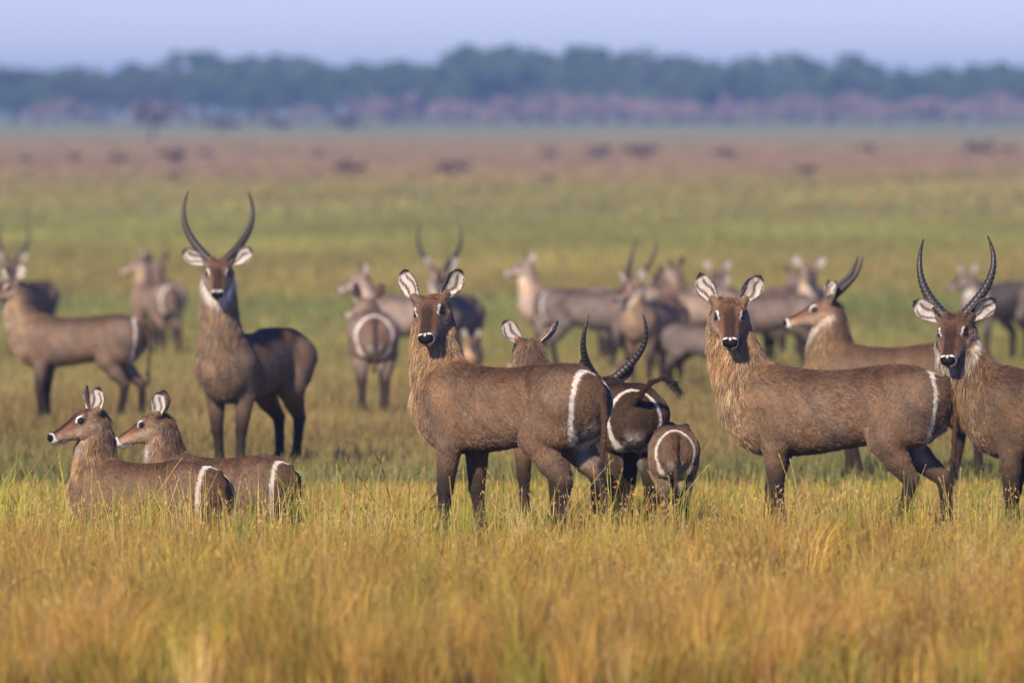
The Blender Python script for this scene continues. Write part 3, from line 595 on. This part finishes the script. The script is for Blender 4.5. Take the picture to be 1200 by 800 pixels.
    for (ed, eo), sd in zip(ED, (1, -1)):
        ed = np.array(ed) + vr.normal(0, .09, 3); eo = np.array(eo) + vr.normal(0, .12, 3)
        ev, ef, ec, dd = ear_mesh(np.array([-.02, sd * .080, .035]), ed, eo, seed=seed)
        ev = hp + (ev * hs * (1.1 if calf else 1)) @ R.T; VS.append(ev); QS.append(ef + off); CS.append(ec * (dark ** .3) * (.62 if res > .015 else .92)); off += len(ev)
        n = len(ev) // 2; ndir = R @ nrm(np.array(eo)); d2 = R @ dd
        FS.append(np.tile(d2, (len(ev), 1))); LS.append(np.concatenate([np.full(n, .013), np.full(n, .010)]) * s); IS.append(np.full(len(ev), .3)); NS.append(np.concatenate([np.tile(ndir, (n, 1)), np.tile(-ndir, (n, 1))]))
    V = np.concatenate(VS); Q = np.concatenate(QS); C = np.clip(np.concatenate(CS), .004, .85)
    root = bpy.data.objects.new('waterbuck', None); link(root); root.location = loc; root.rotation_euler.z = hd
    tag(root, label, 'antelope', group)
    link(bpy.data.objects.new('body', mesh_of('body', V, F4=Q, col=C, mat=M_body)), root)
    # eyes
    th_, ph = np.meshgrid(np.linspace(0, np.pi, 9), np.arange(14) / 14 * 2 * np.pi, indexing='ij')
    sp = np.stack([np.sin(th_) * np.cos(ph), np.sin(th_) * np.sin(ph), np.cos(th_)], -1).reshape(-1, 3)
    ii = np.arange(8)[:, None] * 14 + np.arange(14)[None]; jj = np.arange(8)[:, None] * 14 + (np.arange(14)[None] + 1) % 14
    SF = np.stack([ii, ii + 14, jj + 14, jj], -1).reshape(-1, 4)
    for sd in (1, -1):
        ev = hpnt(.114, sd * .0725, .019) + (sp * np.array([.0215, .0205, .0165])) @ R.T * hs
        link(bpy.data.objects.new('eye', mesh_of('eye', ev, F4=SF, mat=M_eye)), root)
        if bull:
            hv, hf, hc = horn_mesh(sd, R, hp, hs, horn[0], horn[1])
            link(bpy.data.objects.new('horn', mesh_of('horn', hv, F4=hf, col=hc, mat=M_horn)), root)
    if fur:
        FD, LEN, LIFT, Nn = np.concatenate(FS), np.concatenate(LS), np.concatenate(IS), np.concatenate(NS)
        r_ = np.random.default_rng(100 + seed)
        T = np.concatenate([Q[:, [0, 1, 2]], Q[:, [0, 2, 3]]]); a = np.linalg.norm(np.cross(V[T[:, 1]] - V[T[:, 0]], V[T[:, 2]] - V[T[:, 0]]), axis=1) / 2
        isear = (T[:, 0] >= nb); dens = a * np.where(isear, 1.6, np.where(LEN[T[:, 0]] < .014, 2.2, 1.0)) * (LEN[T[:, 0]] > 0)
        n = int(fur * a.sum()); t = r_.choice(len(T), n, p=dens / dens.sum()); u = r_.uniform(0, 1, (n, 2)); fl = u.sum(1) > 1; u[fl] = 1 - u[fl]
        bw = np.stack([1 - u.sum(1), u[:, 0], u[:, 1]], -1)
        pick = lambda Y: (Y[T[t]] * (bw[..., None] if Y.ndim == 2 else bw)).sum(1)
        P0, N0, D0, C0, L0, I0 = pick(V), pick(Nn), pick(FD), pick(C), pick(LEN), pick(LIFT)
        N0 /= np.linalg.norm(N0, axis=1)[:, None] + 1e-9; q = P0 * 9
        D0 = D0 + .30 * np.stack([np.sin(q[:, 2] * 1.7 + q[:, 1]), np.sin(q[:, 0] * 2.1 + q[:, 2]), np.sin(q[:, 0] * 1.3 - q[:, 1] * 2)], -1) * .6 + r_.normal(0, .10, (n, 3))
        ci = np.floor(P0 / .021 + r_.uniform(-.25, .25, (n, 3))).astype(np.int64); ck = (ci[:, 0] * 73856093 ^ ci[:, 1] * 19349663 ^ ci[:, 2] * 83492791) % 4096
        tabd = r_.normal(0, .20, (4096, 3)); tabc = np.exp(r_.normal(0, .20, 4096)); tabl = r_.uniform(.75, 1.3, 4096); D0 = D0 + tabd[ck]
        D0 -= N0 * (D0 * N0).sum(1)[:, None]; D0 /= np.linalg.norm(D0, axis=1)[:, None] + 1e-9
        L0 = L0 * r_.uniform(.6, 1.3, n) * tabl[ck]; I0 = I0 * r_.uniform(.5, 1.5, n)
        dir1 = D0 + N0 * I0[:, None]; dir1 /= np.linalg.norm(dir1, axis=1)[:, None]; dir2 = D0 + N0 * (I0 * .35)[:, None] + np.array([0, 0, -.25]); dir2 /= np.linalg.norm(dir2, axis=1)[:, None]
        P1 = P0 + dir1 * (L0 * .5)[:, None]; P2 = P1 + dir2 * (L0 * .5)[:, None]
        pos = np.stack([P0 - N0 * .002, P1, P2], 1).astype(np.float32)
        hc = bpy.data.hair_curves.new('coat'); hc.add_curves([3] * n)
        hc.attributes['position'].data.foreach_set('vector', pos.ravel())
        rd = hc.attributes.get('radius') or hc.attributes.new('radius', 'FLOAT', 'POINT')
        rb = r_.uniform(.0006, .0011, n) * (1 + .25 * (L0 > .04)); rd.data.foreach_set('value', np.stack([rb, rb * .8, rb * .25], -1).astype(np.float32).ravel())
        v = (np.exp(r_.normal(-.02, .24, n) * (1 + .25 * (L0 > .035))) * tabc[ck] ** (1 + .3 * (L0 > .035)))[:, None]; hcol = np.clip(C0 * v * (1 + .12 * (r_.uniform(0, 1, (n, 1)) > .7)), .004, .9)
        cc = np.ones((n, 4), np.float32); cc[:, :3] = hcol; at_ = hc.attributes.new('col', 'FLOAT_COLOR', 'CURVE'); at_.data.foreach_set('color', cc.ravel())
        hc.materials.append(M_fur); link(bpy.data.objects.new('coat', hc), root)
    return root

NEAR = 'near antelopes standing and lying in the grass'
FUR = 26000
# ---- the sharp front row
waterbuck('hornless doe with rump turned to the camera, looking back over golden neck ruff, tail hanging', 600, 641, 140, 1.06, head=(.66, .02, 1.53), yaw=263, pitch=-30, roll=9, legs=dict(fl=.05, fr=-.06, hl=.10, hr=-.10),
          res=.010, fur=FUR, group=NEAR, seed=1, ears=[((-.36, .62, .66), (.9, .25, .3)), ((-.40, -.25, .88), (.9, -.3, .35))])
waterbuck('hornless doe standing full side-on facing the other way, golden throat, ears pricked', 985, 638, 168, 1.04, head=(.74, .02, 1.535), yaw=270, pitch=-31, legs=dict(fl=-.05, fr=.08, hl=.17, hr=-.10),
          res=.010, fur=FUR, group=NEAR, seed=2)
waterbuck('young horned buck beside the side-on doe, russet face turned over grizzled neck', 1262, 640, 163, 1.02, 'm', head=(.83, 0, 1.46), yaw=257, pitch=-33, roll=4, horn=(.90, .86), legs=dict(fl=-.03, fr=.06),
          res=.010, fur=FUR, group=NEAR, seed=3, dark=.82, ears=[((-.30, .82, .40), (.9, .2, .35)), ((-.30, -.82, .50), (.9, -.2, .35))])
waterbuck('doe hidden to the ears behind the back of the doe looking over her ruff', 652, 616, 108, .93, head=(.58, .03, 1.37), yaw=112, pitch=-22, res=.012, fur=9000, group=NEAR, seed=4,
          ears=[((-.40, .66, .66), (-.75, .75, .2)), ((-.40, -.62, .70), (-.75, -.75, .2))])
waterbuck('dark buck seen from behind with raised curling tail, only curved horns above his back', 728, 626, 98, .91, 'm', head=(.80, .0, 1.10), yaw=112, pitch=-28, horn=(.92, .9), res=.010, fur=FUR, group=NEAR, seed=5, dark=.5,
          tail=[(-.70, 0, 1.04), (-.80, -.02, 1.10), (-.84, -.10, 1.20), (-.82, -.20, 1.235), (-.80, -.29, 1.19), (-.79, -.35, 1.11)])
waterbuck('small calf seen from behind, white ring round its rump, tail hanging straight', 786, 630, 93, .67, head=(.78, .0, .86), yaw=94, pitch=-35, res=.010, fur=FUR, group=NEAR, seed=6, calf=True, grey=.12, dark=1.1)
waterbuck('doe lying in the grass with head held up in profile, white rump ring', 176, 634, 140, .90, head=(.58, .03, .93), yaw=203, pitch=-20, lie=.55, res=.010, fur=FUR, group=NEAR, seed=7,
          ears=[((-.30, .42, .85), (.75, .6, .3)), ((-.38, -.36, .85), (.8, -.5, .3))])
waterbuck('doe lying behind the other resting doe, only head and white-ringed rump showing', 262, 620, 142, .88, head=(.62, .10, .86), yaw=176, pitch=-22, lie=.57, res=.010, fur=FUR, group=NEAR, seed=8,
          ears=[((-.55, .35, .75), (.1, 1, .2)), ((-.50, -.35, .75), (.1, -1, .2))])
# ---- the second row, a little out of focus
waterbuck('big buck facing the camera with wide lyre horns and white throat collar', 298, 553, 243, 1.06, 'm', head=(.62, .0, 1.69), yaw=271, pitch=-30, horn=(.98, .98), res=.013, fur=7000, group='antelopes behind the front row', seed=9, collar=.9, dark=1.0, grey=.18,
          legs=dict(fl=.04, fr=-.05, hl=.10, hr=-.08), ears=[((-.25, .85, .42), (.9, .2, .35)), ((-.25, -.85, .42), (.9, -.2, .35))])
waterbuck('buck in profile with swept-back horns behind the side-on doe', 1052, 564, 172, .99, 'm', head=(.60, .0, 1.47), yaw=186, pitch=-15, horn=(.78, .45), res=.013, fur=6000, group='antelopes behind the front row', seed=10, legs=dict(hl=-.12, hr=.1, fl=-.1))
waterbuck('greyish doe standing side-on behind the lying pair', 95, 497, 166, 1.0, head=(.76, .0, 1.48), yaw=215, pitch=-20, res=.013, fur=5000, group='antelopes behind the front row', seed=11, grey=.2, legs=dict(hl=.12, hr=-.05))
# ---- the blurred herd behind
FAR = .017
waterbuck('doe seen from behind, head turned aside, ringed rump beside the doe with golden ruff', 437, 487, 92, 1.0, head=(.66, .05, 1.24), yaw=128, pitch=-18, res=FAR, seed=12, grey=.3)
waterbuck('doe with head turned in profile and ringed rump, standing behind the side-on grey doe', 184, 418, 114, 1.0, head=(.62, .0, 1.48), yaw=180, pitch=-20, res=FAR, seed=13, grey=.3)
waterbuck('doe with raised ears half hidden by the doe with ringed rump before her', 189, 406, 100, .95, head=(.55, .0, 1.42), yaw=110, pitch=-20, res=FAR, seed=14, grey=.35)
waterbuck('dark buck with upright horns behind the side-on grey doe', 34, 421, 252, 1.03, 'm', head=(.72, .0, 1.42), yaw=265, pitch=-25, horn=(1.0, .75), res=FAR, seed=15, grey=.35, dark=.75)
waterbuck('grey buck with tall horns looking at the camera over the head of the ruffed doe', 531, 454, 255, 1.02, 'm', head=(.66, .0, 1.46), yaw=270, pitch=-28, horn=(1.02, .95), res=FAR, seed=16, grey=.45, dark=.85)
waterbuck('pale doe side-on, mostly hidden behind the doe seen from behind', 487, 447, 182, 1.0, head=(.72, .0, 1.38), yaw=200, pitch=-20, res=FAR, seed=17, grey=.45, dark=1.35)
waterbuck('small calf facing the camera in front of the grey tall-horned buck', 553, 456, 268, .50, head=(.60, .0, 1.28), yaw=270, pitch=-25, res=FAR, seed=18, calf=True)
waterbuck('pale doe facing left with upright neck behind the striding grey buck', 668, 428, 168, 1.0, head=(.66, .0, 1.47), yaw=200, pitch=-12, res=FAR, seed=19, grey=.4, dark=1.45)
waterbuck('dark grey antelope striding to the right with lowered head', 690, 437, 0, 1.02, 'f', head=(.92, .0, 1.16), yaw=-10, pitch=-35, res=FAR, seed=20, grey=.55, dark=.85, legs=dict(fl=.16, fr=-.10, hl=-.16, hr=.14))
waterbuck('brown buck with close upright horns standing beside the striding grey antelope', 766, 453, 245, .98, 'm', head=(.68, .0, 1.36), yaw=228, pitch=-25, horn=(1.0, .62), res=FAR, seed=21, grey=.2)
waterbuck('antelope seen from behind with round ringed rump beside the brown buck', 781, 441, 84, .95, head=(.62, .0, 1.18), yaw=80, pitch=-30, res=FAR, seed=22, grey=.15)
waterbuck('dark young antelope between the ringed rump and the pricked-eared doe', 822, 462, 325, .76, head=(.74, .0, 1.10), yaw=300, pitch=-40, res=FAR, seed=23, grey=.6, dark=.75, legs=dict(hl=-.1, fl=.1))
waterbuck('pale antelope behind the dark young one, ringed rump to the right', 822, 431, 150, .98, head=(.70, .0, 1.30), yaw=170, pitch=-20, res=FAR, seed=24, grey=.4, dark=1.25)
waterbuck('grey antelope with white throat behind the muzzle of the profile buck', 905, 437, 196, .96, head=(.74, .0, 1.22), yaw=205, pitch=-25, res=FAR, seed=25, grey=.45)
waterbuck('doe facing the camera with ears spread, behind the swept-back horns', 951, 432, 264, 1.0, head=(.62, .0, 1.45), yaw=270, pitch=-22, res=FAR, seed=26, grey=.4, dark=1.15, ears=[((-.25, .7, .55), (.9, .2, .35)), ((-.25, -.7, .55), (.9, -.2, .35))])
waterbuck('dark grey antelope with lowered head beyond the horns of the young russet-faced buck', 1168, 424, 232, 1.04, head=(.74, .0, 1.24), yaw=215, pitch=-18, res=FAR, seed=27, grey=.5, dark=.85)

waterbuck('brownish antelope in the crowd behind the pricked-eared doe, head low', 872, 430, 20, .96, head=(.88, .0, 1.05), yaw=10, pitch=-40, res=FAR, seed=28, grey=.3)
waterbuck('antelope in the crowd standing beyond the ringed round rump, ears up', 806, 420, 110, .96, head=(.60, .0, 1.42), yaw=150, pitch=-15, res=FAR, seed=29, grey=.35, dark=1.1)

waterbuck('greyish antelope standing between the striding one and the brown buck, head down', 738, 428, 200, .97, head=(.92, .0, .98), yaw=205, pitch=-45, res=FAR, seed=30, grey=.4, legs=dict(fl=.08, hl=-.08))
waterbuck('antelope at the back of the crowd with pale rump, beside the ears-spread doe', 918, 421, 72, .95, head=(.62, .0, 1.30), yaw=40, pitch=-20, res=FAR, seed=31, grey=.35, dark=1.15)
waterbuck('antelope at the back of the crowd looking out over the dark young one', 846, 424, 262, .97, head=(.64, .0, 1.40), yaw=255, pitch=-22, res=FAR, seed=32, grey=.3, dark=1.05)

# ---------------------------------------------------------------- dead thorny herb
def dead_herb():
    r_ = np.random.default_rng(5); b = at(470, 628); parts = []
    def twig(p0, d, L, rad, depth):
        pts = [p0]; dd = nrm(d)
        for k in range(4): dd = nrm(dd + r_.normal(0, .16, 3) * np.array([1, .6, .7])); pts.append(pts[-1] + dd * L / 4)
        parts.append(tube(pts, np.linspace(rad, rad * .5, 5), 5))
        if depth < 2:
            for k in range(5 if depth == 0 else 4):
                q = pts[1 + k % 4]; twig(q, dd + r_.normal(0, .8, 3) * np.array([1, .6, .6]), L * r_.uniform(.18, .42), rad * .6, depth + 1)
    for dx, L in ((-.50, .62), (-.25, .55), (.45, .60), (.75, .48), (.1, .40), (-.9, .42)): twig(np.zeros(3), (dx, r_.normal(0, .2), .8), L, .0038, 0)
    V, F = joined(parts)
    o = link(bpy.data.objects.new('dead_herb', mesh_of('dead_herb', V, F4=F, col=np.tile([.05, .033, .025], (len(V), 1)), mat=M_bark))); o.location = b
    tag(o, 'dry brown thorny twigs standing in the grass before the ruffed doe', 'dead plant')
dead_herb()

# ---------------------------------------------------------------- haze
def haze():
    x0, x1, y0, y1, z0, z1 = -1700, 1700, -60, 5100, -2.6, 19.0
    V = np.array([(x, y, z) for z in (z0, z1) for y in (y0, y1) for x in (x0, x1)], float)
    F = np.array([(0, 2, 3, 1), (4, 5, 7, 6), (0, 1, 5, 4), (2, 6, 7, 3), (0, 4, 6, 2), (1, 3, 7, 5)])
    m = bpy.data.materials.new('haze'); m.use_nodes = True; N = m.node_tree.nodes; N.remove(N['Principled BSDF'])
    v = N.new('ShaderNodeVolumePrincipled'); v.inputs['Color'].default_value = (.34, .56, 1.0, 1); v.inputs['Density'].default_value = .00027; v.inputs['Anisotropy'].default_value = 0.0
    m.node_tree.links.new(v.outputs[0], N['Material Output'].inputs['Volume'])
    tag(link(bpy.data.objects.new('haze', mesh_of('haze', V, F4=F, mat=m, smooth=False))), 'pale blue haze over the plain', 'haze', kind='stuff')
haze()
